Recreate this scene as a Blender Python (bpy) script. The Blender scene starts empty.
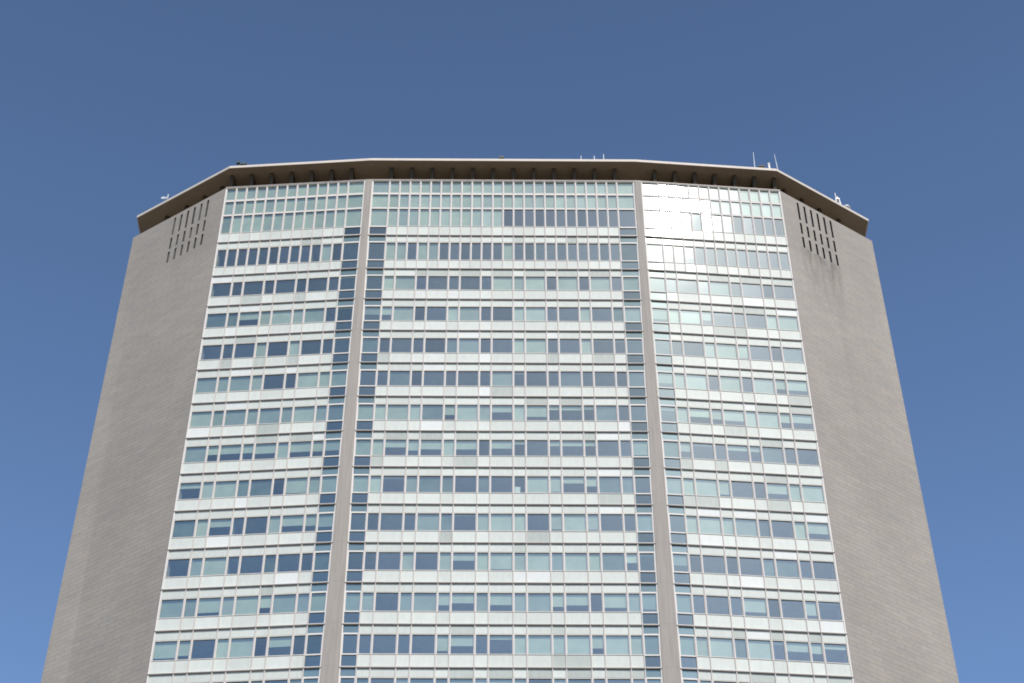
import bpy, math, random
from mathutils import Vector
R = random.Random(7)
scene = bpy.context.scene
COL = scene.collection
Z0 = 120.2            # height of the first floor line under the belvedere storey
FH = 3.7              # storey height

# ------------------------------------------------------------------ materials
def new_mat(name):
    m = bpy.data.materials.new(name); m.use_nodes = True
    nt = m.node_tree; nt.nodes.clear()
    out = nt.nodes.new('ShaderNodeOutputMaterial')
    return m, nt, out
def N(nt, t, **kw):
    n = nt.nodes.new(t)
    for k, v in kw.items():
        if k in n.inputs: n.inputs[k].default_value = v
        else: setattr(n, k, v)
    return n
def L(nt, a, b): nt.links.new(a, b)
def math_n(nt, op, a, b=None, clamp=False):
    n = nt.nodes.new('ShaderNodeMath'); n.operation = op; n.use_clamp = clamp
    for i, v in enumerate((a, b)):
        if v is None: continue
        if isinstance(v, (int, float)): n.inputs[i].default_value = v
        else: L(nt, v, n.inputs[i])
    return n.outputs[0]
def mixc(nt, fac, a, b, blend='MIX'):
    n = nt.nodes.new('ShaderNodeMix'); n.data_type = 'RGBA'; n.blend_type = blend
    for sock, v in ((n.inputs[0], fac), (n.inputs[6], a), (n.inputs[7], b)):
        if isinstance(v, (int, float)): sock.default_value = v
        elif isinstance(v, tuple): sock.default_value = (*v, 1) if len(v) == 3 else v
        else: L(nt, v, sock)
    return n.outputs[2]
def ramp(nt, fac, lo, hi, v0=0., v1=1.):
    n = nt.nodes.new('ShaderNodeMapRange'); n.clamp = True
    L(nt, fac, n.inputs[0])
    n.inputs[1].default_value = lo; n.inputs[2].default_value = hi
    n.inputs[3].default_value = v0; n.inputs[4].default_value = v1
    return n.outputs[0]
def noise(nt, vec, scale, detail=3, rough=.55):
    n = N(nt, 'ShaderNodeTexNoise'); n.inputs['Scale'].default_value = scale
    n.inputs['Detail'].default_value = detail; n.inputs['Roughness'].default_value = rough
    if vec is not None: L(nt, vec, n.inputs['Vector'])
    return n.outputs['Fac']
def mapped(nt, vec, scale):
    n = N(nt, 'ShaderNodeMapping'); n.inputs['Scale'].default_value = scale
    L(nt, vec, n.inputs['Vector']); return n.outputs[0]

def plain(name, col, rough=.5, spec=.5, var=.06, metal=0., nscale=1.5, island=0., stretch=(1, 1, 1), coat=0., joint=0.):
    m, nt, out = new_mat(name)
    b = N(nt, 'ShaderNodeBsdfPrincipled'); b.inputs['Roughness'].default_value = rough
    b.inputs['Specular IOR Level'].default_value = spec; b.inputs['Metallic'].default_value = metal
    tc = N(nt, 'ShaderNodeTexCoord')
    f = noise(nt, mapped(nt, tc.outputs['Object'], stretch), nscale, 4)
    v = ramp(nt, f, .3, .7, 1 - var, 1 + var)
    if coat:
        b.inputs['Coat Weight'].default_value = coat; b.inputs['Coat Roughness'].default_value = .45
    if joint:      # a fine joint at every storey
        sp = N(nt, 'ShaderNodeSeparateXYZ'); L(nt, tc.outputs['Object'], sp.inputs[0])
        q = math_n(nt, 'FRACT', math_n(nt, 'DIVIDE', math_n(nt, 'SUBTRACT', sp.outputs[2], Z0 - 4.208 - 370), FH))
        v = math_n(nt, 'MULTIPLY', v, ramp(nt, math_n(nt, 'ABSOLUTE', math_n(nt, 'SUBTRACT', q, .012)), .004, .014, 1 - joint, 1))
    if island:
        g = N(nt, 'ShaderNodeNewGeometry')
        v = math_n(nt, 'MULTIPLY', v, ramp(nt, g.outputs['Random Per Island'], 0, 1, 1 - island, 1 + island * .6))
    h = N(nt, 'ShaderNodeHueSaturation'); h.inputs['Color'].default_value = (*col, 1)
    L(nt, v, h.inputs['Value']); L(nt, h.outputs[0], b.inputs['Base Color'])
    L(nt, b.outputs[0], out.inputs[0])
    return m

def wall_mat(name, base, stain, strip):
    m, nt, out = new_mat(name)
    uv = N(nt, 'ShaderNodeUVMap'); uv.uv_map = 'UVMap'
    vec = uv.outputs[0]
    sep = N(nt, 'ShaderNodeSeparateXYZ'); L(nt, vec, sep.inputs[0])
    s, z = sep.outputs[0], sep.outputs[1]
    rows = noise(nt, mapped(nt, vec, (.75, 2.3, 1)), 1.0, 4, .6)      # courses of mosaic
    grain = noise(nt, mapped(nt, vec, (4, 7, 1)), 1.0, 3, .7)
    big = noise(nt, mapped(nt, vec, (.12, .07, 1)), 1.0, 4, .6)
    patch = noise(nt, mapped(nt, vec, (.5, 1.3, 1)), 1.0, 3, .6)
    br = N(nt, 'ShaderNodeTexBrick'); L(nt, vec, br.inputs['Vector'])
    br.inputs['Scale'].default_value = 1; br.inputs['Brick Width'].default_value = 1.7
    br.inputs['Row Height'].default_value = .42; br.inputs['Mortar Size'].default_value = .05
    br.inputs['Mortar Smooth'].default_value = .6
    br.inputs['Color1'].default_value = (.96, .96, .96, 1); br.inputs['Color2'].default_value = (1.03, 1.03, 1.03, 1)
    br.inputs['Mortar'].default_value = (.86, .85, .83, 1)
    v = ramp(nt, rows, .25, .75, .975, 1.025)
    v = math_n(nt, 'MULTIPLY', v, ramp(nt, grain, .25, .75, .9, 1.1))
    v = math_n(nt, 'MULTIPLY', v, ramp(nt, big, .3, .7, .90, 1.08))
    v = math_n(nt, 'MULTIPLY', v, ramp(nt, patch, .3, .7, .94, 1.05))
    if stain:
        ms = math_n(nt, 'MULTIPLY', ramp(nt, s, 1.4, 2.2), ramp(nt, s, 5.8, 6.6, 1, 0))
        mz = math_n(nt, 'MULTIPLY', ramp(nt, z, -7.5, .6), ramp(nt, z, .9, 1.1, 1, 0))
        mz = math_n(nt, 'POWER', mz, 1.6)
        drip = noise(nt, mapped(nt, vec, (2.2, .3, 1)), 1.0, 3, .6)
        k = math_n(nt, 'MULTIPLY', math_n(nt, 'MULTIPLY', ms, mz), ramp(nt, drip, .35, .65))
        v = math_n(nt, 'MULTIPLY', v, math_n(nt, 'SUBTRACT', 1.0, math_n(nt, 'MULTIPLY', k, .42)))
        # a long faint run-off streak down the middle
        c = math_n(nt, 'ABSOLUTE', math_n(nt, 'SUBTRACT', s, 5.3))
        c = math_n(nt, 'MULTIPLY', ramp(nt, c, .1, .8, 1, 0), ramp(nt, z, -26, -8))
        v = math_n(nt, 'MULTIPLY', v, math_n(nt, 'SUBTRACT', 1.0, math_n(nt, 'MULTIPLY', c, .07)))
    if strip:
        edge = math_n(nt, 'ADD', 9.85, math_n(nt, 'MULTIPLY', z, .035))
        d = math_n(nt, 'SUBTRACT', s, edge)
        k = math_n(nt, 'MULTIPLY', ramp(nt, d, -.12, .12), ramp(nt, z, -4, -16))
        v = math_n(nt, 'MULTIPLY', v, math_n(nt, 'ADD', .985, math_n(nt, 'MULTIPLY', k, .09)))
    tint = mixc(nt, ramp(nt, patch, .3, .7), base, tuple(b * t for b, t in zip(base, (1.03, .98, .92))))
    c1 = mixc(nt, 1.0, tint, br.outputs['Color'], 'MULTIPLY')
    h = N(nt, 'ShaderNodeHueSaturation'); L(nt, c1, h.inputs['Color']); L(nt, v, h.inputs['Value'])
    b = N(nt, 'ShaderNodeBsdfPrincipled'); b.inputs['Roughness'].default_value = .75
    b.inputs['Specular IOR Level'].default_value = .25
    L(nt, h.outputs[0], b.inputs['Base Color'])
    bp = N(nt, 'ShaderNodeBump'); bp.inputs['Strength'].default_value = .35; bp.inputs['Distance'].default_value = .03
    L(nt, grain, bp.inputs['Height']); L(nt, bp.outputs[0], b.inputs['Normal'])
    L(nt, b.outputs[0], out.inputs[0])
    return m

def glass_mat(name, tint, fac, tintrefl=(.86, .97, .97)):
    m, nt, out = new_mat(name)
    tr = N(nt, 'ShaderNodeBsdfTransparent'); tr.inputs[0].default_value = (*tint, 1)
    g1 = N(nt, 'ShaderNodeBsdfGlossy'); g1.inputs['Roughness'].default_value = .028
    g1.inputs[0].default_value = (*tintrefl, 1)
    g2 = N(nt, 'ShaderNodeBsdfGlossy'); g2.inputs['Roughness'].default_value = .25
    g2.inputs[0].default_value = (*tintrefl, 1)
    tc = N(nt, 'ShaderNodeTexCoord')
    bp = N(nt, 'ShaderNodeBump'); bp.inputs['Strength'].default_value = .05; bp.inputs['Distance'].default_value = .02
    L(nt, noise(nt, tc.outputs['Object'], .9, 1), bp.inputs['Height'])
    L(nt, bp.outputs[0], g1.inputs['Normal'])
    mx = N(nt, 'ShaderNodeMixShader'); mx.inputs[0].default_value = .018
    g3 = N(nt, 'ShaderNodeBsdfGlossy'); g3.inputs['Roughness'].default_value = .45
    g3.inputs[0].default_value = (*tintrefl, 1)
    m0 = N(nt, 'ShaderNodeMixShader'); m0.inputs[0].default_value = .07
    L(nt, g1.outputs[0], m0.inputs[1]); L(nt, g3.outputs[0], m0.inputs[2])
    L(nt, m0.outputs[0], mx.inputs[1]); L(nt, g2.outputs[0], mx.inputs[2])
    geo = N(nt, 'ShaderNodeNewGeometry')
    dt = N(nt, 'ShaderNodeVectorMath'); dt.operation = 'DOT_PRODUCT'
    L(nt, geo.outputs['Incoming'], dt.inputs[0]); L(nt, geo.outputs['Normal'], dt.inputs[1])
    sch = math_n(nt, 'POWER', math_n(nt, 'SUBTRACT', 1.0, math_n(nt, 'ABSOLUTE', dt.outputs['Value']), True), 5)
    f = math_n(nt, 'MULTIPLY', math_n(nt, 'ADD', fac, math_n(nt, 'MULTIPLY', sch, 1 - fac)),
               ramp(nt, geo.outputs['Random Per Island'], 0, 1, .88, 1.12), True)
    m2 = N(nt, 'ShaderNodeMixShader'); L(nt, f, m2.inputs[0])
    L(nt, tr.outputs[0], m2.inputs[1]); L(nt, mx.outputs[0], m2.inputs[2])
    L(nt, m2.outputs[0], out.inputs[0])
    return m

M = {}
M['wall_left'] = wall_mat('mosaic_wall_left', (.405, .366, .318), False, True)
M['wall_right'] = wall_mat('mosaic_wall_right', (.400, .364, .320), True, False)
M['pier'] = plain('pier_concrete', (.385, .345, .30), .8, .2, .10, nscale=3, stretch=(1.6, 1.6, .09), joint=.07)
M['panel'] = plain('glazed_panel', (.665, .685, .61), .045, .22, .045, nscale=1.6, island=.09, stretch=(2.2, 2.2, .6), coat=.3)
M['panel_grey'] = plain('glazed_panel_greyed', (.49, .52, .46), .045, .22, .06, nscale=1.6, island=.09, stretch=(2.2, 2.2, .6), coat=.3)
M['panel_white'] = plain('glazed_panel_new', (.75, .755, .70), .045, .22, .03, nscale=1.6, island=.04, stretch=(2.2, 2.2, .6), coat=.3)
M['mullion'] = plain('anodised_mullion', (.66, .595, .545), .6, .15, .03)
M['frame'] = plain('painted_frame', (.79, .74, .68), .6, .15, .03)
M['ledge'] = plain('bronze_ledge', (.36, .31, .27), .5, .4, .06)
M['glass'] = glass_mat('window_glass', (.77, .855, .765), .24)
M['glass_side'] = glass_mat('side_glass', (.62, .71, .66), .25, (.82, .96, .92))
M['blind'] = plain('roller_blind', (.66, .675, .61), .9, .1, .10, nscale=.9, island=.2)
M['blind_dim'] = plain('slatted_blind_tilted', (.43, .455, .425), .9, .1, .10, nscale=.9, island=.24)
M['sheer'] = plain('sheer_curtain', (.20, .235, .21), .9, .1, .2, nscale=.9, island=.45)
M['ceiling'] = plain('office_ceiling', (.54, .56, .50), .9, .1, .1)
M['core'] = plain('office_core', (.26, .27, .24), .9, .1, .1)
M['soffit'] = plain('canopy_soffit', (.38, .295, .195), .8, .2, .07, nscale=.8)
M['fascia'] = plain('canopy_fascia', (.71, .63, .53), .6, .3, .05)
M['column'] = plain('canopy_column', (.08, .062, .042), .8, .2, .08)
M['deck'] = plain('terrace_deck', (.28, .24, .20), .85, .2, .1)
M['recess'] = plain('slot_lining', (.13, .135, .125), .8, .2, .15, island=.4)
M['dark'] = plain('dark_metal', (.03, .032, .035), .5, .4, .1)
M['white'] = plain('white_paint', (.8, .8, .79), .4, .5, .04)
M['steel'] = plain('galvanised_steel', (.55, .56, .58), .4, .5, .05)
M['ground'] = plain('plaza_paving', (.16, .155, .15), .9, .2, .12, nscale=.2)

# ------------------------------------------------------------------ mesh helpers
class MB:
    def __init__(s): s.v = []; s.f = []; s.m = []; s.mats = []; s.uv = []
    def mi(s, m):
        if m not in s.mats: s.mats.append(m)
        return s.mats.index(m)
    def face(s, pts, mat, uv=None):
        i = len(s.v); s.v += [tuple(p) for p in pts]; s.f.append(tuple(range(i, i + len(pts))))
        s.m.append(s.mi(mat)); s.uv.append(uv)
    def solid(s, ring_a, ring_b, mat, caps=True):
        n = len(ring_a); i = len(s.v)
        s.v += [tuple(p) for p in ring_a] + [tuple(p) for p in ring_b]
        k = s.mi(mat)
        for j in range(n):
            s.f.append((i + j, i + (j + 1) % n, i + n + (j + 1) % n, i + n + j)); s.m.append(k); s.uv.append(None)
        if caps:
            s.f.append(tuple(i + n - 1 - j for j in range(n))); s.f.append(tuple(i + n + j for j in range(n)))
            s.m += [k, k]; s.uv += [None, None]
    def build(s, name, parent=None):
        me = bpy.data.meshes.new(name); me.from_pydata(s.v, [], s.f)
        for m in s.mats: me.materials.append(M[m])
        me.polygons.foreach_set('material_index', s.m)
        if any(u is not None for u in s.uv):
            ul = me.uv_layers.new(name='UVMap')
            for p, u in zip(me.polygons, s.uv):
                if u is None: continue
                for li, q in zip(p.loop_indices, u): ul.data[li].uv = q
        me.validate(); me.update()
        import bmesh
        bm = bmesh.new(); bm.from_mesh(me); bmesh.ops.recalc_face_normals(bm, faces=bm.faces); bm.to_mesh(me); bm.free()
        o = bpy.data.objects.new(name, me); COL.objects.link(o)
        if parent is not None: o.parent = parent
        return o

class Plane:
    """a vertical plan line: s runs along it, d is the distance out from the facade, z above the base floor line"""
    def __init__(s, P0, P1):
        s.p = Vector((P0[0], P0[1])); e = Vector((P1[0], P1[1])) - s.p
        s.len = e.length; s.e = e / s.len; s.n = Vector((s.e.y, -s.e.x))
    def at(s, a, z, d=0.):
        q = s.p + s.e * a + s.n * d
        return (q.x, q.y, z + Z0)
def box(mb, P, s0, s1, z0, z1, d0, d1, mat, s0b=None, s1b=None):
    """box on a facade; s0b/s1b are the s values at the bottom when the sides slope"""
    s0b = s0 if s0b is None else s0b; s1b = s1 if s1b is None else s1b
    a = [P.at(s0b, z0, d1), P.at(s1b, z0, d1), P.at(s1, z1, d1), P.at(s0, z1, d1)]
    b = [P.at(s0b, z0, d0), P.at(s1b, z0, d0), P.at(s1, z1, d0), P.at(s0, z1, d0)]
    mb.solid(b, a, mat)

def thing(name, label, cat, loc, group=None):
    o = bpy.data.objects.new(name, None); COL.objects.link(o); o.location = loc
    o.empty_display_size = .5
    o['label'] = label; o['category'] = cat
    if group: o['group'] = group
    return o

# ------------------------------------------------------------------ plan of the tower
A1, S1, A2, S2 = 11.856, .00885, 12.45, .00645       # pier edges (they widen downwards)
XK = 12.45; B, D1 = 25.178, 1.0356; C, D2 = 34.505, 7.264
ZT = 7.35; ZR = 10.37
CEN = Plane((-XK, 0), (XK, 0))            # s = x + XK
RGT = Plane((XK, 0), (B, D1))
LFT = Plane((-B, D1), (-XK, 0))
WR = Plane((B, D1), (C, D2))
WL = Plane((-C, D2), (-B, D1))            # s runs from the far end towards the glass
DEPTH = 18.5
ZB = -Z0 + .0

tower = thing('office_tower', 'tall faceted tower of grey mosaic end walls and pale glass bays under a flat canopy', 'skyscraper', (0, 0, 0))

NW, WW = .985, 1.801
U = (8 * NW + 7 * WW) / 22
EF = .075
SIDE0 = RGT.len - EF - 4 * (NW + WW)       # end of side pane column measured from the pier plane

# window outlines: list of (bay, s0, s1) modules per storey
def cen_modules(fine):
    x = XK - (8 * NW + 7 * WW) / 2; out = []
    if fine:
        for i in range(22): out.append((x, x + U)); x += U
    else:
        for i in range(15):
            w = NW if i % 2 == 0 else WW; out.append((x, x + w)); x += w
    return out
def rgt_modules(fine):
    x = SIDE0; out = []
    if fine:
        u = 4 * (NW + WW) / 12
        for i in range(12): out.append((x, x + u)); x += u
    else:
        for i in range(8):
            w = NW if i % 2 == 0 else WW; out.append((x, x + w)); x += w
    return out
def lft_modules(fine):
    return [(RGT.len - b, RGT.len - a) for a, b in reversed(rgt_modules(fine))]

def zline(k): return 0. if k == 0 else -4.208 - (k - 1) * FH
# s of the pier edge on each bay at height z
def cenL(z): return XK - (A1 + S1 * min(z, 0))
def cenR(z): return XK + (A1 + S1 * min(z, 0))
def rgtE(z): return max(0., (A2 - S2 * min(z, 0)) - XK) + .0
def lftE(z): return RGT.len - rgtE(z)

# blinds: 0 none, 0..1 share lowered, 2 lowered and tilted shut (darker), negative = lowered part tilted
BL = {
 'L': {1: [0]*7 + [-.15, 0, 0, 1, 0, 0], 2: [0]*9, 3: [0, 0, .45, 1, 1, 1, 2, 0, 0], 4: [0, 0, 0, 1, 0, 1, 0, 0, 0],
  5: [2, 2, 2, 1, 0, 0, 1, 1, 1], 6: [1, 2, 2, 2, 2, 2, 1, 2, 2], 7: [2, .5, .5, .5, .55, 1, .6, .6, .6],
  8: [.3, 1, 1, 0, 0, 0, .8, 2, 1], 9: [0, 1, .45, 0, 0, 1, .55, .6, .65], 10: [0, 2, 1, 0, 0, 0, 0, 0, 0],
  11: [2, 2, .75, 1, 1, .6, 2, 2, 1], 12: [.85, .75, 0, 1, 1, 0, .5, 0, 0], 13: [0, 0, .3, .5, 0, 1, 0, 1, 1], 14: [0, 1, .4, 0, 1, 0, .5, 0, 0]},
 'C': {1: [0, 1, 2, 0, 1, 2] + [0]*6 + [1] + [0]*11, 
  2: [0, 1, 2, 0, 0, 0, 0, 0, 1, 2, 1, 0, 1, 0, 1, 0, 1], 3: [.5, .5, 1, 0, 0, 1, 2, 0, 0, 1, 1, 0, 0, 1, 0, 0, 1],
  4: [0, 0, 0, 0, 0, 0, 2, 0, 0, 1, 1, 0, 0, 1, .1, .15, .1], 5: [0]*8 + [2, .15, 0, 0, 0, 0, 0, 0, 0],
  6: [1, 1, 1, 1, 0, .6, 1, 2, .4, 1, .65, .25, .25, .2, 0, 0, 0],
  7: [1, 1, .4, .6, .5, 1, .5, 0, .45, .2, 0, .3, .3, .3, 0, 0, .85], 8: [1, 1, .15, 2, 0, 0, 0, 0, 0, 0, 1, .85, .35, .5, 0, 0, 0],
  9: [0, 0, 0, 0, 2, 0, .1, 1, .95, 1, 0, .8, 1, .8, 0, 0, 1], 10: [0, 0, 0, 1, 0, .9, .4, 1, .85, 1, 1, 2, 1, 1, 0, .5, .15],
  11: [1, 2, 0, 2, 2, .6, .5, 2, .6, 2, 2, .65, .6, 0, .7, 2, .8], 12: [0, 0, 0, 0, 0, .8, .5, 0, .2, 1, 1, .85, .95, .6, 1, .9, 2],
  13: [0, 0, 0, .2, 0, 0, .3, .5, .2, 1, 0, .3, 0, 0, 0, 1, 1], 14: [0, 1, 0, 0, .5, 0, 0, 1, 1, .3, 0, 0, 1, 0, .6, 0, 0]},
 'R': {1: [.85, .65, .7, .6] + [0]*9, 2: [0, 0, 0, 0, 2, 0, 0, 0, 0], 3: [.7, 1, .85, .6, .15, 0, 0, 1, 1],
  4: [0, 0, 0, 1, .85, .8, 0, 0, 0], 5: [.6, 1, 1, 0, 1, 0, 1, .6, .6], 6: [.2, 1, .5, .6, .6, 1, 1, .55, .5],
  7: [0, .5, .15, 0, .3, .3, 0, 0, 0], 8: [1, 1, 1, .75, 0, 0, .6, 1, 1], 9: [0, 1, 1, 1, 2, 0, 0, .95, .6],
  10: [.6, .1, 0, 0, 0, 0, 0, 0, 0], 11: [2, 0, 0, 0, .7, 0, 0, .75, .1], 12: [1, 1, 1, 0, 1, .15, .45, .5, .25],
  13: [.3, 1, 0, 1, 0, .2, 0, 1, 0], 14: [0, 1, 0, .5, 1, 0, 0, 0, 1]},
}
# header panels that have greyed, per storey (index among modules)
GREY_HEAD = {('C', 2): (3, 5, 7, 9, 11, 13), ('C', 6): (9, 11), ('C', 7): (1, 3, 5), ('L', 7): (4, 6), ('C', 13): (5, 7, 9, 11, 13, 14),
 ('C', 10): (8,), ('R', 7): (5,), ('R', 3): (4, 5), ('R', 2): (5, 7), ('R', 6): (5, 7), ('R', 12): (2, 4, 6), ('R', 13): (3,), ('C', 12): (5, 10), ('L', 11): (5,)}
WHITE_LOW = {('L', 10): (6,), ('C', 10): (8, 9), ('R', 10): (3,), ('R', 11): (7,), ('C', 4): (), ('C', 5): (), ('L', 8): (3,)}
GREY_LOW = {('R', 7): (0, 2), ('R', 8): (0, 1), ('C', 7): (0, 5), ('R', 3): (3, 4), ('L', 4): (1, 3, 5), ('C', 9): (4, 9)}
WHITE_HEAD = {('C', 4): (10,), ('C', 9): (13,), ('R', 9): (1, 3), ('R', 12): (3,), ('R', 6): (4,)}

# ------------------------------------------------------------------ windows
wins = []   # (area_weight, builder args)
def rec_depth(): return -.075
def window_geo(P, s0, s1, z0, z1, state, s0b=None, s1b=None, fw=.047, glass='glass', bar=None):
    """returns three MBs: frame, pane, blind"""
    f, g, b = MB(), MB(), MB()
    s0b = s0 if s0b is None else s0b; s1b = s1 if s1b is None else s1b
    t = lambda s_t, s_b, z: s_b + (s_t - s_b) * (z - z0) / (z1 - z0)
    box(f, P, s0, s0 + fw, z0, z1, -.12, .0, 'frame', s0b, s0b + fw)
    box(f, P, s1 - fw, s1, z0, z1, -.12, .0, 'frame', s1b - fw, s1b)
    box(f, P, t(s0, s0b, z1 - fw) + fw, t(s1, s1b, z1 - fw) - fw, z1 - fw, z1, -.12, -.003, 'frame')
    box(f, P, t(s0, s0b, z0) + fw, t(s1, s1b, z0) - fw, z0, z0 + fw, -.12, -.003, 'frame')
    j = [R.uniform(-.0045, .0045) for _ in range(3)]
    j.append(j[0] + j[2] - j[1])
    a0, a1 = t(s0, s0b, z0 + fw) + fw, t(s1, s1b, z0 + fw) - fw
    b0, b1 = t(s0, s0b, z1 - fw) + fw, t(s1, s1b, z1 - fw) - fw
    dg = -.08
    g.face([P.at(a0 - .01, z0 + fw - .01, dg + j[0]), P.at(a1 + .01, z0 + fw - .01, dg + j[1]), P.at(b1 + .01, z1 - fw + .01, dg + j[2]), P.at(b0 - .01, z1 - fw + .01, dg + j[3])], glass)
    if state == 0 and z1 < -8 and R.random() < .24: state = 4
    if state:
        mt = 'blind'; h = state
        if state >= 2: mt, h = 'blind_dim', 1.
        if state == 4: mt = 'sheer'
        if state < 0:      # only the foot of the window is covered
            zz0, zz1 = z0 + fw, z0 + fw + (z1 - z0) * -state
        else:
            if h < 1: h = min(.97, h * R.uniform(.95, 1.05))
            elif R.random() < .3 and mt == 'blind': h = R.uniform(.93, .98)
            zz1 = z1 - .01; zz0 = z1 - (z1 - z0) * h if h < 1 else z0 + .01
        q0, q1 = t(s0, s0b, zz0) + .03, t(s1, s1b, zz0) - .03
        r0, r1 = t(s0, s0b, zz1) + .03, t(s1, s1b, zz1) - .03
        b.solid([P.at(q0, zz0, -.2), P.at(q1, zz0, -.2), P.at(r1, zz1, -.2), P.at(r0, zz1, -.2)],
                [P.at(q0, zz0, -.185), P.at(q1, zz0, -.185), P.at(r1, zz1, -.185), P.at(r0, zz1, -.185)], mt)
    return f, g, b
def add_win(P, s0, s1, z0, z1, state, s0b=None, s1b=None, visible=True, **kw):
    paper = kw.pop('paper', 0)
    w = ((s1 - s0) * (z1 - z0)) * (1 + max(0, -z0) * .008) if visible else 0
    geo = window_geo(P, s0, s1, z0, z1, state, s0b, s1b, **kw)
    if paper: box(geo[2], P, s0 + .09, s0 + .5, z0 + .05, z0 + .75, -.19, -.17, 'white')
    wins.append((w, geo))

BAYS = (('L', LFT), ('C', CEN), ('R', RGT))
MOD = {'L': lft_modules, 'C': cen_modules, 'R': rgt_modules}
LAST = 15          # detailed storeys; k 0..LAST floor lines
g2 = .035          # half mullion

def side_spans(bay, zt, zb):
    """side-pane columns: (s0 top, s1 top, s0 bottom, s1 bottom)"""
    if bay == 'C':
        m0 = cen_modules(0)[0][0]; m1 = cen_modules(0)[-1][1]
        return [(cenL(zt) + .10, m0 - g2, cenL(zb) + .10, m0 - g2), (m1 + g2, cenR(zt) - .10, m1 + g2, cenR(zb) - .10)]
    if bay == 'R': return [(rgtE(zt) + .10, SIDE0 - g2, rgtE(zb) + .10, SIDE0 - g2)]
    return [(RGT.len - SIDE0 + g2, lftE(zt) - .10, RGT.len - SIDE0 + g2, lftE(zb) - .10)]

# typical storeys
for k in range(LAST):
    zt = zline(k); zn = zline(k + 1); h = zt - zn; row = k + 1
    fine = (k == 0)
    if fine: w1, w0 = -.84, -3.07
    else: w1, w0 = -.81, -2.545
    for bay, P in BAYS:
        mods = MOD[bay](fine)
        st = BL[bay].get(row) or [R.choice((0, 0, 1, .5, 2)) for _ in range(30)]
        sides = side_spans(bay, zt + w1, zt + w0)
        if bay == 'L': seq = [(m, s) for m, s in zip(mods, st)]; sst = [st[len(mods)] if len(st) > len(mods) else 0]
        elif bay == 'R': seq = [(m, s) for m, s in zip(mods, st[1:])]; sst = [st[0]]
        else: seq = [(m, s) for m, s in zip(mods, st[1:])]; sst = [st[0], st[len(mods) + 1] if len(st) > len(mods) + 1 else 0]
        for q, ((a, b), s) in enumerate(seq):
            add_win(P, a + g2, b - g2, zt + w0, zt + w1, s, visible=row <= 12, paper=(bay, row, q) == ('C', 8, 8))
        for (a, b, a2, b2), s in zip(sides, sst):
            add_win(P, a, b, zt + w0, zt + w1, s, a2, b2, visible=row <= 12, glass='glass_side')
        # spandrel band: foot of this storey, ledge, head of the next one
        mb = MB()
        def panels(zz1, zz0, mods_, grey, white, key):
            for i, (a, b) in enumerate(mods_):
                mt = 'panel_grey' if i in grey else 'panel_white' if i in white else 'panel'
                if mt == 'panel' and R.random() < .05: mt = 'panel_grey' if R.random() < .45 else 'panel_white'
                jj = R.uniform(-.005, .005); j2 = R.uniform(-.005, .005)
                a_, b_ = a + .012, b - .012
                mb.solid([P.at(a_, zz0, -.1), P.at(b_, zz0, -.1), P.at(b_, zz1, -.1), P.at(a_, zz1, -.1)],
                         [P.at(a_, zz0, -.03 + jj), P.at(b_, zz0, -.03 + j2), P.at(b_, zz1, -.03 - jj), P.at(a_, zz1, -.03 - j2)], mt)
        if k == 0:   # head of storey one is added with its own band below the belvedere
            pass
        panels(zt + w0 - .05, zn + .09, mods, GREY_LOW.get((bay, row), ()), WHITE_LOW.get((bay, row), ()), 'low')
        nm = MOD[bay](False)
        panels(zn - .07, zn - .81 + .05, nm, GREY_HEAD.get((bay, row + 1), ()), WHITE_HEAD.get((bay, row + 1), ()), 'head')
        # ledge with shadow gap, continuous across the bay
        e0, e1 = {'C': (cenL(zn), cenR(zn)), 'R': (rgtE(zn), RGT.len), 'L': (0., lftE(zn))}[bay]
        box(mb, P, e0, e1, zn - .045, zn + .005, -.1, .09, 'ledge')
        box(mb, P, e0, e1, zn + .005, zn + .04, -.1, .11, 'frame')
        # side glass above and below the ledge
        for q, (a, b, a2, b2) in enumerate(side_spans(bay, zn + 1.05, zn + .2)):
            box(mb, P, a, b, zt + w0 - .06, zt + w0 - .004, -.12, -.002, 'frame')
            mb.face([P.at(a2, zn + .14, -.075), P.at(b2, zn + .14, -.07), P.at(b, zt + w0 - .06, -.076), P.at(a, zt + w0 - .06, -.08)], 'glass_side')
            box(mb, P, a2, b2, zn + .04, zn + .14, -.12, -.01, 'frame')
            box(mb, P, a2 + .1, b2 - .1, zn + .25, zn + .33, -.5, -.3, 'mullion')
        for a, b, a2, b2 in side_spans(bay, zn - .05, zn - .62):
            mb.face([P.at(a2, zn - .72, -.035), P.at(b2, zn - .72, -.037), P.at(b, zn - .045, -.038), P.at(a, zn - .045, -.036)], 'glass_side')
            box(mb, P, a2, b2, zn - .81, zn - .72, -.12, -.002, 'frame')
            box(mb, P, a2 + .01, b2 - .01, zn - .715, zn - .05, -.1, -.06, 'blind_dim')
        mb.build('spandrel_band', tower)

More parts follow.
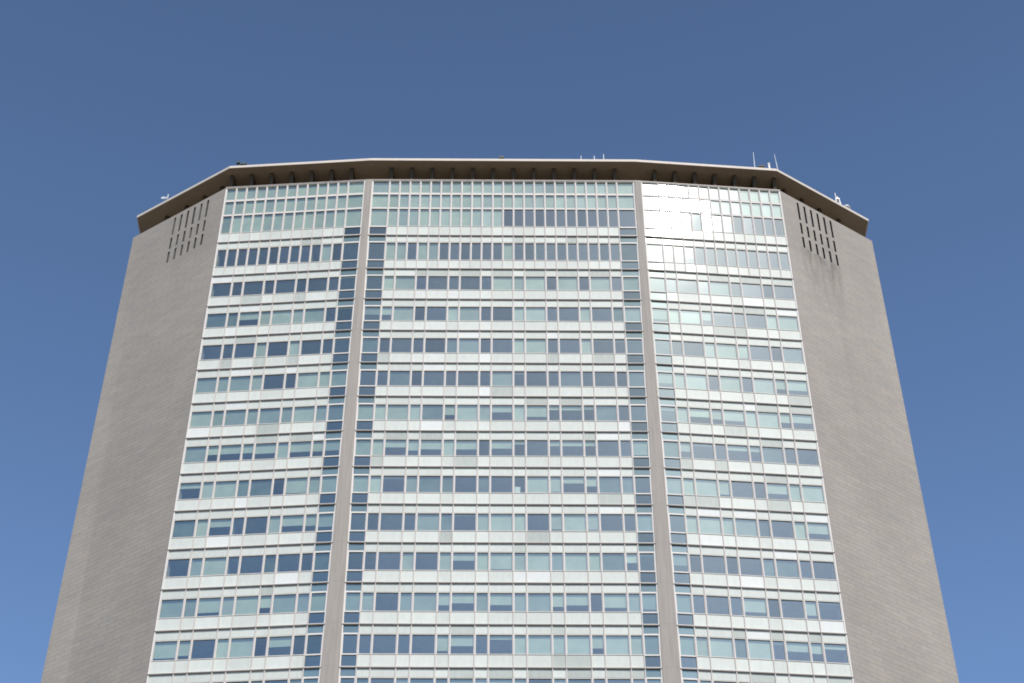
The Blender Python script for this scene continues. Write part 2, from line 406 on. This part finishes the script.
# belvedere storey
for bay, P in BAYS:
    mods = MOD[bay](True)
    rows = ((1.22, 3.55), (3.66, 5.46), (5.62, 7.2))
    n = len(mods)
    for ri, (z0, z1) in enumerate(rows):
        for i, (a, b) in enumerate(mods):
            s = 1
            if bay == 'C' and ri == 0 and i >= 11: s = 0
            if bay == 'R' and ri == 0: s = .0 if i > 1 else 1
            add_win(P, a + g2, b - g2, z0, z1, s if s != 1 or R.random() < .9 else 2 if R.random() < .3 else 1, fw=.045)
        for q, (a, b, a2, b2) in enumerate(side_spans(bay, z1, z0)):
            s = 1
            if bay == 'C' and q == 1 and ri == 0: s = 0
            add_win(P, a, b, z0, z1, s, a2, b2, fw=.045)
    mb = MB()
    for z0, z1 in ((3.55, 3.66), (5.46, 5.62)):
        e0, e1 = {'C': (cenL(0) + .05, cenR(0) - .05), 'R': (.05, RGT.len - .04), 'L': (.04, RGT.len - .05)}[bay]
        box(mb, P, e0, e1, z0, z1, -.14, -.012, 'frame')
    mb.build('transom', tower)
    mb = MB()
    for i, (a, b) in enumerate(mods):
        box(mb, P, a + .012, b - .012, .1, 1.17, -.1, -.03 + R.uniform(-.005, .005), 'panel')
        box(mb, P, a + .012, b - .012, -.76, -.07, -.1, -.03 + R.uniform(-.005, .005), 'panel_grey' if R.random() < .06 else 'panel')
    e0, e1 = {'C': (cenL(0), cenR(0)), 'R': (rgtE(0), RGT.len), 'L': (0., lftE(0))}[bay]
    box(mb, P, e0, e1, -.045, .005, -.1, .09, 'ledge'); box(mb, P, e0, e1, .005, .04, -.1, .11, 'frame')
    for a, b, a2, b2 in side_spans(bay, 1.1, .2):
        mb.face([P.at(a2, .2, -.075), P.at(b2, .2, -.072), P.at(b, 1.12, -.078), P.at(a, 1.12, -.08)], 'glass_side')
        box(mb, P, a2, b2, .04, .2, -.12, -.01, 'frame'); box(mb, P, a, b, 1.12, 1.22, -.12, -.002, 'frame')
    for a, b, a2, b2 in side_spans(bay, -.05, -.62):
        mb.face([P.at(a2, -.73, -.035), P.at(b2, -.73, -.037), P.at(b, -.045, -.038), P.at(a, -.045, -.036)], 'glass_side')
        box(mb, P, a2, b2, -.84, -.73, -.12, -.002, 'frame')
        box(mb, P, a2 + .01, b2 - .01, -.725, -.05, -.1, -.06, 'blind_dim')
    mb.build('spandrel_band', tower)

# the hundred largest windows as parts, the rest as one part
order = sorted(range(len(wins)), key=lambda i: -wins[i][0])
top = set(order[:100])
rest = MB()
def merge(dst, src):
    o = len(dst.v); dst.v += src.v
    for f, m, u in zip(src.f, src.m, src.uv):
        dst.f.append(tuple(i + o for i in f)); dst.m.append(dst.mi(src.mats[m])); dst.uv.append(u)
for i, (w, (f, g, b)) in enumerate(wins):
    if i in top:
        fo = f.build('window', tower); g.build('pane', fo)
        if b.v: b.build('blind', fo)
    else:
        for x in (f, g, b): merge(rest, x)
ro = rest.build('window', tower); ro['kind'] = 'stuff'

# mullions, full height
ZLOW = zline(LAST)
for bay, P in BAYS:
    for fine, (z0, z1) in ((True, (zline(1) + .041, ZT - .15)), (False, (ZLOW, zline(1) + .039))):
        mods = MOD[bay](fine)
        xs = [m[0] for m in mods] + [mods[-1][1]]
        for x in xs:
            if (bay == 'R' and x == xs[-1]) or (bay == 'L' and x == xs[0]): continue
            mb = MB(); box(mb, P, x - g2, x + g2, z0, z1, -.12, .065, 'mullion'); mb.build('mullion', tower)
# jambs beside piers and end walls
for bay, P in BAYS:
    for side in (0, 1):
        mb = MB()
        for z0, z1 in ((ZLOW, 0), (0, ZT - .15)):
            if bay == 'C': f = cenL if side == 0 else cenR
            elif bay == 'R': f = rgtE if side == 0 else (lambda z: RGT.len)
            else: f = lftE if side == 1 else (lambda z: 0.)
            w = .10
            if side == 0: box(mb, P, f(z1), f(z1) + w, z0, z1, -.12, .045, 'frame', f(z0), f(z0) + w)
            else: box(mb, P, f(z1) - w, f(z1), z0, z1, -.12, .045, 'frame', f(z0) - w, f(z0))
        mb.build('jamb', tower)

# ------------------------------------------------------------------ piers
for sg in (-1, 1):
    mb = MB()
    def ring(z):
        zz = min(z, 0); a, b = A1 + S1 * zz, A2 - S2 * zz
        yb = max(0, (b - XK) * D1 / (B - XK))
        pts = [(a, -.14), (XK - .1, -.14), (b, yb - .14), (b, yb + .9), (a, .9)]
        return [(sg * x, y, z + Z0) for x, y in pts]
    zs = [ZB, -60, ZLOW, 0, ZT - .16]
    for z0, z1 in zip(zs, zs[1:]): mb.solid(ring(z0), ring(z1), 'pier', caps=(z0 == ZB or z1 == zs[-1]))
    mb.build('pier', tower)

# ------------------------------------------------------------------ end walls with slots
def end_wall(sg):
    P = Plane((B, D1), (C, D2)) if sg > 0 else Plane((-B, D1), (-C, D2))
    P.n = P.n if sg > 0 else -P.n
    mat = 'wall_right' if sg > 0 else 'wall_left'
    W = P.len
    holes = []
    for j in range(6):
        s = 1.93 + .79 * j
        for z0, z1 in ((4.66, 6.95), (2.8, 4.24), (.98, 2.41)): holes.append((s, s + .235, z0, z1))
    ss = sorted({0., W, *[h[0] for h in holes], *[h[1] for h in holes]})
    zs = sorted({ZB, ZT, *[h[2] for h in holes], *[h[3] for h in holes]})
    mb = MB()
    for a, b in zip(ss, ss[1:]):
        for z0, z1 in zip(zs, zs[1:]):
            if any(h[0] <= a + 1e-6 and b <= h[1] + 1e-6 and h[2] <= z0 + 1e-6 and z1 <= h[3] + 1e-6 for h in holes): continue
            mb.face([P.at(a, z0, 0), P.at(b, z0, 0), P.at(b, z1, 0), P.at(a, z1, 0)], mat, [(a, z0), (b, z0), (b, z1), (a, z1)])
    T = .55
    for s, s1, z0, z1 in holes:
        for q in (((s, z0), (s, z1)), ((s, z1), (s1, z1)), ((s1, z1), (s1, z0)), ((s1, z0), (s, z0))):
            (a, za), (b, zb) = q
            mb.face([P.at(a, za, 0), P.at(b, zb, 0), P.at(b, zb, -.3), P.at(a, za, -.3)], 'recess' if sg < 0 else 'dark', [(a, za), (b, zb), (b + .3, zb), (a + .3, za)])
    # end return, top and inner face
    ci = P.at(W, 0, 0); 
    e = sg
    p1 = (ci[0], ci[1]); p2 = (ci[0], ci[1] + T); p3 = P.at(0, 0, -T)[:2]; p0 = P.at(0, 0, 0)[:2]
    for a, b in ((p1, p2), (p2, p3), (p3, p0)):
        l = math.dist(a, b)
        mb.face([(*a, 0), (*b, 0), (*b, ZT + Z0), (*a, ZT + Z0)], mat, [(W, ZB), (W + l, ZB), (W + l, ZT), (W, ZT)])
    mb.face([(*p0, ZT + Z0), (*p1, ZT + Z0), (*p2, ZT + Z0), (*p3, ZT + Z0)], mat, [(0, 0), (W, 0), (W, .6), (0, .6)])
    o = mb.build('end_wall', tower)
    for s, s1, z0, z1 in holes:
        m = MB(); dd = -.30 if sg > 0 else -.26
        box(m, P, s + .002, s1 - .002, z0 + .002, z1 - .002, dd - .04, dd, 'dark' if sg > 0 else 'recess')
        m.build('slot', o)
    # edge bead where the mosaic meets the glass
    m = MB(); box(m, P, .0, .07, ZLOW, ZT - .15, .002, .03, 'ledge'); m.build('corner_bead', o)
end_wall(1); end_wall(-1)

# ------------------------------------------------------------------ coping, deck, canopy
PL = [(-C, D2), (-B, D1), (-12.1, 0), (12.1, 0), (B, D1), (C, D2)]
def offset(poly, o):
    v = [Vector(p) for p in poly]; n = []
    for a, b in zip(v, v[1:]):
        d = (b - a).normalized(); n.append(Vector((d.y, -d.x)))
    out = [v[0] + n[0] * o]
    for i in range(1, len(v) - 1):
        m = (n[i - 1] + n[i]).normalized(); out.append(v[i] + m * o / m.dot(n[i]))
    out.append(v[-1] + n[-1] * o)
    return [(p.x, p.y) for p in out]
def strip(mb, outer, inner, z0, z1, mat):
    for i in range(len(outer) - 1):
        a, b, c, d = outer[i], outer[i + 1], inner[i + 1], inner[i]
        mb.solid([(*p, z0 + Z0) for p in (a, b, c, d)], [(*p, z1 + Z0) for p in (a, b, c, d)], mat)
mb = MB(); sub = PL[1:5]
strip(mb, offset(sub, .1), offset(sub, -.3), ZT - .10, ZT + .0, 'ledge')
mb.build('coping', tower)
mb = MB(); strip(mb, offset(sub, .07), offset(sub, -.28), ZT - .16, ZT - .102, 'frame'); mb.build('coping_trim', tower)
def back(poly): return [(x, DEPTH - y) for x, y in reversed(poly)]
def prism(mb, poly, z0, z1, mat, capmat=None):
    mb.solid([(*p, z0 + Z0) for p in poly], [(*p, z1 + Z0) for p in poly], mat)
inner = offset(PL, -.56)
full_in = inner + back(inner)
mb = MB(); prism(mb, full_in, ZT - .25, ZT - .17, 'deck'); mb.build('roof_deck', tower)
# set-back penthouse on the deck
ph = offset(PL, -4.2); ph = [(x * .93, y) for x, y in ph]
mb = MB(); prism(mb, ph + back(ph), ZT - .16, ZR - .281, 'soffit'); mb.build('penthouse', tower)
# canopy slab: thin plate with a pale fascia strip in front
cp = PL[:]; cpf = cp + back(cp)
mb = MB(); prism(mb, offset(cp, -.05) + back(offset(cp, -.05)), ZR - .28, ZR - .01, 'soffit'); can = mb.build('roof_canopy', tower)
mb = MB()
ro_, ri_ = cp + back(cp), offset(cp, -.049) + back(offset(cp, -.049))
ro_ = [(x * (1.0 if abs(x) < 30 else 1.002), y) for x, y in ro_]
n = len(ro_)
for i in range(n):
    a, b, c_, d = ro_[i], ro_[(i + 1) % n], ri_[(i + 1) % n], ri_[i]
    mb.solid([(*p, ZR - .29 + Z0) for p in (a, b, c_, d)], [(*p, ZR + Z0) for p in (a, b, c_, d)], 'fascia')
mb.build('fascia', can)
# canopy columns behind the parapet, one for every second mullion
def column(P, s, sb=0.):
    mb = MB()
    for dx in (0,):
        a = [P.at(s + dx - .12, ZT - .17, d - sb) for d in (-1.4,)] + [P.at(s + dx + .12, ZT - .17, -1.4 - sb), P.at(s + dx + .12, ZT - .17, -1.9), P.at(s + dx - .12, ZT - .17, -1.9)]
        b = [P.at(s + dx - .16, ZR - .281, -.85 - sb), P.at(s + dx + .16, ZR - .281, -.85 - sb), P.at(s + dx + .16, ZR - .281, -2.4), P.at(s + dx - .16, ZR - .281, -2.4)]
        mb.solid(a, b, 'column')
    mb.build('canopy_column', tower)
xs = [m[0] for m in cen_modules(True)] + [cen_modules(True)[-1][1]]
for i in range(0, 23, 2): column(CEN, xs[i])
xs = [m[0] for m in rgt_modules(True)] + [rgt_modules(True)[-1][1]]
for i in range(0, 13, 2):
    column(RGT, xs[i]); column(LFT, RGT.len - xs[i])
for s in (2.1, 4.2, 6.4, 8.8):
    column(WR, s, .45); column(WL, WL.len - s, .45)

# ------------------------------------------------------------------ inside: floors, core, back of the tower
ins = offset(PL, -.6); fi = ins + back(ins)
for k in range(LAST + 1):
    z = zline(k)
    mb = MB(); prism(mb, fi, z - .80, z - .02, 'ceiling'); mb.build('floor_slab', tower)
co = [(x * .9, y + 3.4) for x, y in PL]
mb = MB(); prism(mb, co + back(co), ZB + .01, ZT - .26, 'core'); mb.build('core', tower)
# party walls between offices, and backs behind the glass bays next to the piers
mb = MB()
for bay, P in BAYS:
    mods = MOD[bay](False)
    for (a, b) in mods[::3]:
        box(mb, P, a - .05, a + .05, ZLOW, -.81, -4.2, -.3, 'ceiling')
mb.build('partition', tower)
# rear half of the shell and the recessed ends
mb = MB()
bk = [(x, DEPTH - y) for x, y in PL]
for i, (a, b) in enumerate(zip(bk, bk[1:])):
    mt = 'pier' if i in (0, 4) else 'panel'
    mb.solid([(*a, 0), (*b, 0), (b[0] * .995, b[1] - .4, 0), (a[0] * .995, a[1] - .4, 0)],
             [(*a, ZT + Z0), (*b, ZT + Z0), (b[0] * .995, b[1] - .4, ZT + Z0), (a[0] * .995, a[1] - .4, ZT + Z0)], mt)
mb.build('rear_wall', tower)
for sg in (-1, 1):
    mb = MB(); x = sg * (C - 1.4)
    mb.solid([(x, D2 - .2, 0), (x - sg * .3, D2 - .2, 0), (x - sg * .3, DEPTH - D2 + .2, 0), (x, DEPTH - D2 + .2, 0)],
             [(x, D2 - .2, ZT + Z0 - .3), (x - sg * .3, D2 - .2, ZT + Z0 - .3), (x - sg * .3, DEPTH - D2 + .2, ZT + Z0 - .3), (x, DEPTH - D2 + .2, ZT + Z0 - .3)], 'core')
    mb.build('recessed_end', tower)
# storeys below the frame, simplified bands down to the ground
mb = MB()
z = ZLOW - .85
while z > ZB + 4:
    for bay, P in BAYS:
        e0, e1 = {'C': (cenL(z), cenR(z)), 'R': (rgtE(z), RGT.len), 'L': (0., lftE(z))}[bay]
        box(mb, P, e0, e1, z - 1.74, z, -.3, -.12, 'glass_side')
        box(mb, P, e0, e1, z - FH, z - 1.74, -.3, -.03, 'panel')
    z -= FH
for bay, P in BAYS:
    e0, e1 = {'C': (cenL(z), cenR(z)), 'R': (rgtE(z), RGT.len), 'L': (0., lftE(z))}[bay]
    box(mb, P, e0, e1, ZB, z, -.3, -.12, 'core')
lo = mb.build('lower_storeys', tower)

# ------------------------------------------------------------------ things on the roof
RT = ZR + Z0
def cyl(mb, c, r0, r1, z0, z1, mat, n=8, lean=(0, 0)):
    a = [(c[0] + r0 * math.cos(t * 2 * math.pi / n), c[1] + r0 * math.sin(t * 2 * math.pi / n), z0) for t in range(n)]
    b = [(c[0] + lean[0] + r1 * math.cos(t * 2 * math.pi / n), c[1] + lean[1] + r1 * math.sin(t * 2 * math.pi / n), z1) for t in range(n)]
    mb.solid(a, b, mat)
def bx(mb, x0, x1, y0, y1, z0, z1, mat):
    mb.solid([(x0, y0, z0), (x1, y0, z0), (x1, y1, z0), (x0, y1, z0)], [(x0, y0, z1), (x1, y0, z1), (x1, y1, z1), (x0, y1, z1)], mat)
def roof_thing(name, label, cat, loc, parts, group=None):
    t = thing(name, label, cat, loc, group)
    for pn, mb in parts: mb.build(pn, t)
    return t
def whip(label, x, y, h, lean, group='whip antennas on the canopy edge'):
    b = MB(); bx(b, -.12, .12, -.12, .12, 0, .1, 'steel')
    m = MB(); cyl(m, (0, 0), .045, .04, .1, h * .55, 'white', lean=(lean * .55, 0)); 
    w = MB(); cyl(w, (lean * .55, 0), .032, .024, h * .55 - .01, h, 'white', lean=(lean * .45, 0))
    roof_thing('whip_antenna', label, 'antenna', (x, y, RT), [('base', b), ('mast', m), ('whip', w)], group)
whip('thin white whip antenna on the canopy edge, left of the short white post', 23.24, 1.3, 2.6, .06)
whip('thin white whip antenna at the right bend of the canopy edge, leaning slightly left', 25.45, 1.65, 2.75, -.13)
b = MB(); cyl(b, (0, 0), .16, .16, 0, .08, 'steel'); m = MB(); cyl(m, (0, 0), .1, .1, .08, .95, 'white', 10); c = MB(); cyl(c, (0, 0), .15, .13, .95, 1.1, 'white', 10)
roof_thing('vent_post', 'short thick white post between the two whip antennas on the canopy edge', 'post', (24.61, 1.39, RT), [('flange', b), ('tube', m), ('cap', c)])
b = MB(); bx(b, -.25, .25, -.05, .3, .1, .68, 'column'); c = MB(); bx(c, -.28, .28, -.08, .33, .68, .74, 'soffit'); f = MB(); bx(f, -.22, -.15, 0, .25, 0, .1, 'dark'); f2 = MB(); bx(f2, .15, .22, 0, .25, 0, .1, 'dark')
roof_thing('equipment_box', 'low brown box beside the short white post on the canopy edge', 'box', (23.9, 1.34, RT), [('housing', b), ('lid', c), ('foot', f), ('foot', f2)])
# warning-light stand at the right end
t = thing('beacon_stand', 'white frame stand with a small lamp and rod near the right end of the canopy', 'mast', (31.55, 5.77, RT))
for dx, dy in ((-.22, -.2), (.22, -.2), (.22, .2), (-.22, .2)):
    m = MB(); cyl(m, (dx, dy), .045, .04, 0, 1.0, 'white', 6, lean=(-dx * .3, -dy * .3)); m.build('leg', t)
m = MB(); bx(m, -.2, .2, -.18, .18, 1.0, 1.1, 'white'); m.build('platform', t)
m = MB(); cyl(m, (0, 0), .16, .14, 1.1, 1.4, 'fascia', 10); cyl(m, (0, 0), .14, .03, 1.4, 1.5, 'fascia', 10); m.build('lamp', t)
m = MB(); cyl(m, (-.1, 0), .035, .025, 1.1, 2.0, 'white', 6); m.build('rod', t)
# radome
b = MB(); cyl(b, (0, 0), .12, .12, 0, .4, 'steel', 10)
d = MB()
for i in range(5):
    a0, a1 = i * math.pi / 10, (i + 1) * math.pi / 10
    cyl(d, (0, 0), .38 * math.cos(a0), .38 * math.cos(a1) + .001, .5 + .38 * math.sin(a0), .5 + .38 * math.sin(a1), 'steel', 14)
cyl(d, (0, 0), .25, .38, .38, .5, 'white', 14)
roof_thing('radome', 'small white dome nearest the right tip of the canopy', 'dome', (32.45, 6.37, RT), [('base', b), ('shell', d)])
# satellite dish at the left end
t = thing('satellite_dish', 'small pale dish beside a short white pole near the left end of the canopy', 'dish', (-31.7, 5.9, RT))
m = MB(); cyl(m, (.05, 0), .05, .05, 0, 1.5, 'steel', 8); m.build('pole', t)
m = MB()
for i in range(4):
    r0, r1 = .13 * i + .001, .13 * (i + 1); n = 16
    for k in range(n):
        t0, t1 = k * 2 * math.pi / n, (k + 1) * 2 * math.pi / n
        def q(r, a): return (-.22 + .62 * r * math.cos(a), -.05 - .3 * r * r + r * math.sin(a) * .2, .86 + .55 * r * math.sin(a))
        m.face([q(r0, t0), q(r1, t0), q(r1, t1), q(r0, t1)], 'steel')
o = m.build('reflector', t); md = o.modifiers.new('thickness', 'SOLIDIFY'); md.thickness = .02
m = MB(); cyl(m, (-.15, -.02), .03, .03, .6, .7, 'steel', 6, lean=(.18, .02)); m.build('bracket', t)
# floodlights, left
def flood(label, x, y, h, w):
    t = thing('floodlight', label, 'floodlight', (x, y, RT), 'dark floodlights on the left canopy edge')
    m = MB(); cyl(m, (0, 0), .04, .04, 0, h - .3, 'dark', 6); m.build('post', t)
    m = MB(); bx(m, -w / 2, w / 2, -.12, .12, h - .32, h, 'dark'); m.build('housing', t)
    m = MB(); bx(m, -w / 2 + .03, w / 2 - .03, -.14, -.122, h - .29, h - .03, 'glass_side'); m.build('lens', t)
flood('narrow dark floodlight at the left bend of the canopy edge', -24.52, 1.38, 1.05, .3)
flood('wide low dark floodlight just right of the narrow one at the left canopy bend', -24.0, 1.35, .82, .55)
t = thing('security_camera', 'tiny dark camera at the middle of the canopy edge', 'camera', (-.17, .4, RT))
m = MB(); cyl(m, (0, 0), .05, .05, 0, .5, 'dark', 6); m.build('post', t)
m = MB(); bx(m, -.22, .22, -.08, .2, .55, .78, 'dark'); m.build('housing', t)
for lab, x, h, r in (('leftmost of the three little pale rods right of the canopy centre', 7.16, .95, .05), ('middle one of the three little pale rods right of the canopy centre', 8.38, .95, .06), ('brightest, rightmost and tallest of the three little pale rods right of the canopy centre', 9.24, 1.2, .04)):
    t = thing('lightning_rod', lab, 'rod', (x, .42, RT), 'short rods on the canopy edge')
    m = MB(); bx(m, -.1, .1, -.1, .1, 0, .06, 'steel'); m.build('base', t)
    m = MB(); cyl(m, (0, 0), r, r * .7, .06, h, 'white' if r < .045 else 'steel', 6); m.build('rod', t)

# ------------------------------------------------------------------ ground
mb = MB(); mb.face([(-3000, -3000, -.01), (3000, -3000, -.01), (3000, 3000, -.01), (-3000, 3000, -.01)], 'ground')
g = mb.build('ground'); g['kind'] = 'structure'

# ------------------------------------------------------------------ light, sky, camera
SUN = Vector((.2375, -.6260, .7420)).normalized()
SUN = Vector((.1967, -.6410, .7419)).normalized()
w = bpy.data.worlds.new('World'); scene.world = w; w.use_nodes = True
nt = w.node_tree; nt.nodes.clear()
sky = nt.nodes.new('ShaderNodeTexSky'); sky.sky_type = 'NISHITA'; sky.sun_disc = False
sky.sun_elevation = math.asin(SUN.z); sky.sun_rotation = math.atan2(SUN.x, SUN.y)
sky.altitude = 100; sky.air_density = 1.0; sky.dust_density = .2; sky.ozone_density = 2.5   # plus a little contrast and a brighter lower sky
bg = nt.nodes.new('ShaderNodeBackground'); bg.inputs[1].default_value = .115
wo = nt.nodes.new('ShaderNodeOutputWorld'); 
ga = nt.nodes.new('ShaderNodeGamma'); ga.inputs[1].default_value = 1.1; nt.links.new(sky.outputs[0], ga.inputs[0])
tc = nt.nodes.new('ShaderNodeTexCoord'); sp = nt.nodes.new('ShaderNodeSeparateXYZ'); nt.links.new(tc.outputs['Generated'], sp.inputs[0])
mr = math_n(nt, 'MULTIPLY', ramp(nt, sp.outputs[2], .52, .88, 1.5, .92), ramp(nt, sp.outputs[2], .1, .5, .62, 1.0))
vm = nt.nodes.new('ShaderNodeVectorMath'); vm.operation = 'SCALE'
nt.links.new(ga.outputs[0], vm.inputs[0]); nt.links.new(mr, vm.inputs['Scale']); nt.links.new(vm.outputs[0], bg.inputs[0]); nt.links.new(bg.outputs[0], wo.inputs[0])
sl = bpy.data.lights.new('sun', 'SUN'); sl.energy = 3.7; sl.angle = math.radians(.53); sl.color = (1, .925, .835)
so = bpy.data.objects.new('sun', sl); COL.objects.link(so); so.rotation_euler = SUN.to_track_quat('Z', 'Y').to_euler(); so.location = (60, -200, 250)
cd = bpy.data.cameras.new('camera'); cd.sensor_width = 36; cd.lens = 1842.94 * 36 / 1024; cd.clip_end = 10000; cd.clip_start = .5
co_ = bpy.data.objects.new('camera', cd); COL.objects.link(co_)
co_.location = (.0872, -110.5242, Z0 - 118.6); co_.rotation_euler = (math.pi / 2 + .76346, 0, -.00641)
scene.camera = co_
scene.view_settings.view_transform = 'Standard'; scene.view_settings.look = 'None'
scene.view_settings.exposure = 0; scene.view_settings.gamma = 1
scene.render.engine = 'CYCLES'
scene.cycles.max_bounces = 8; scene.cycles.transparent_max_bounces = 12; scene.cycles.caustics_reflective = False
scene.cycles.filter_width = 1.8
scene.render.resolution_x = 1024; scene.render.resolution_y = 683
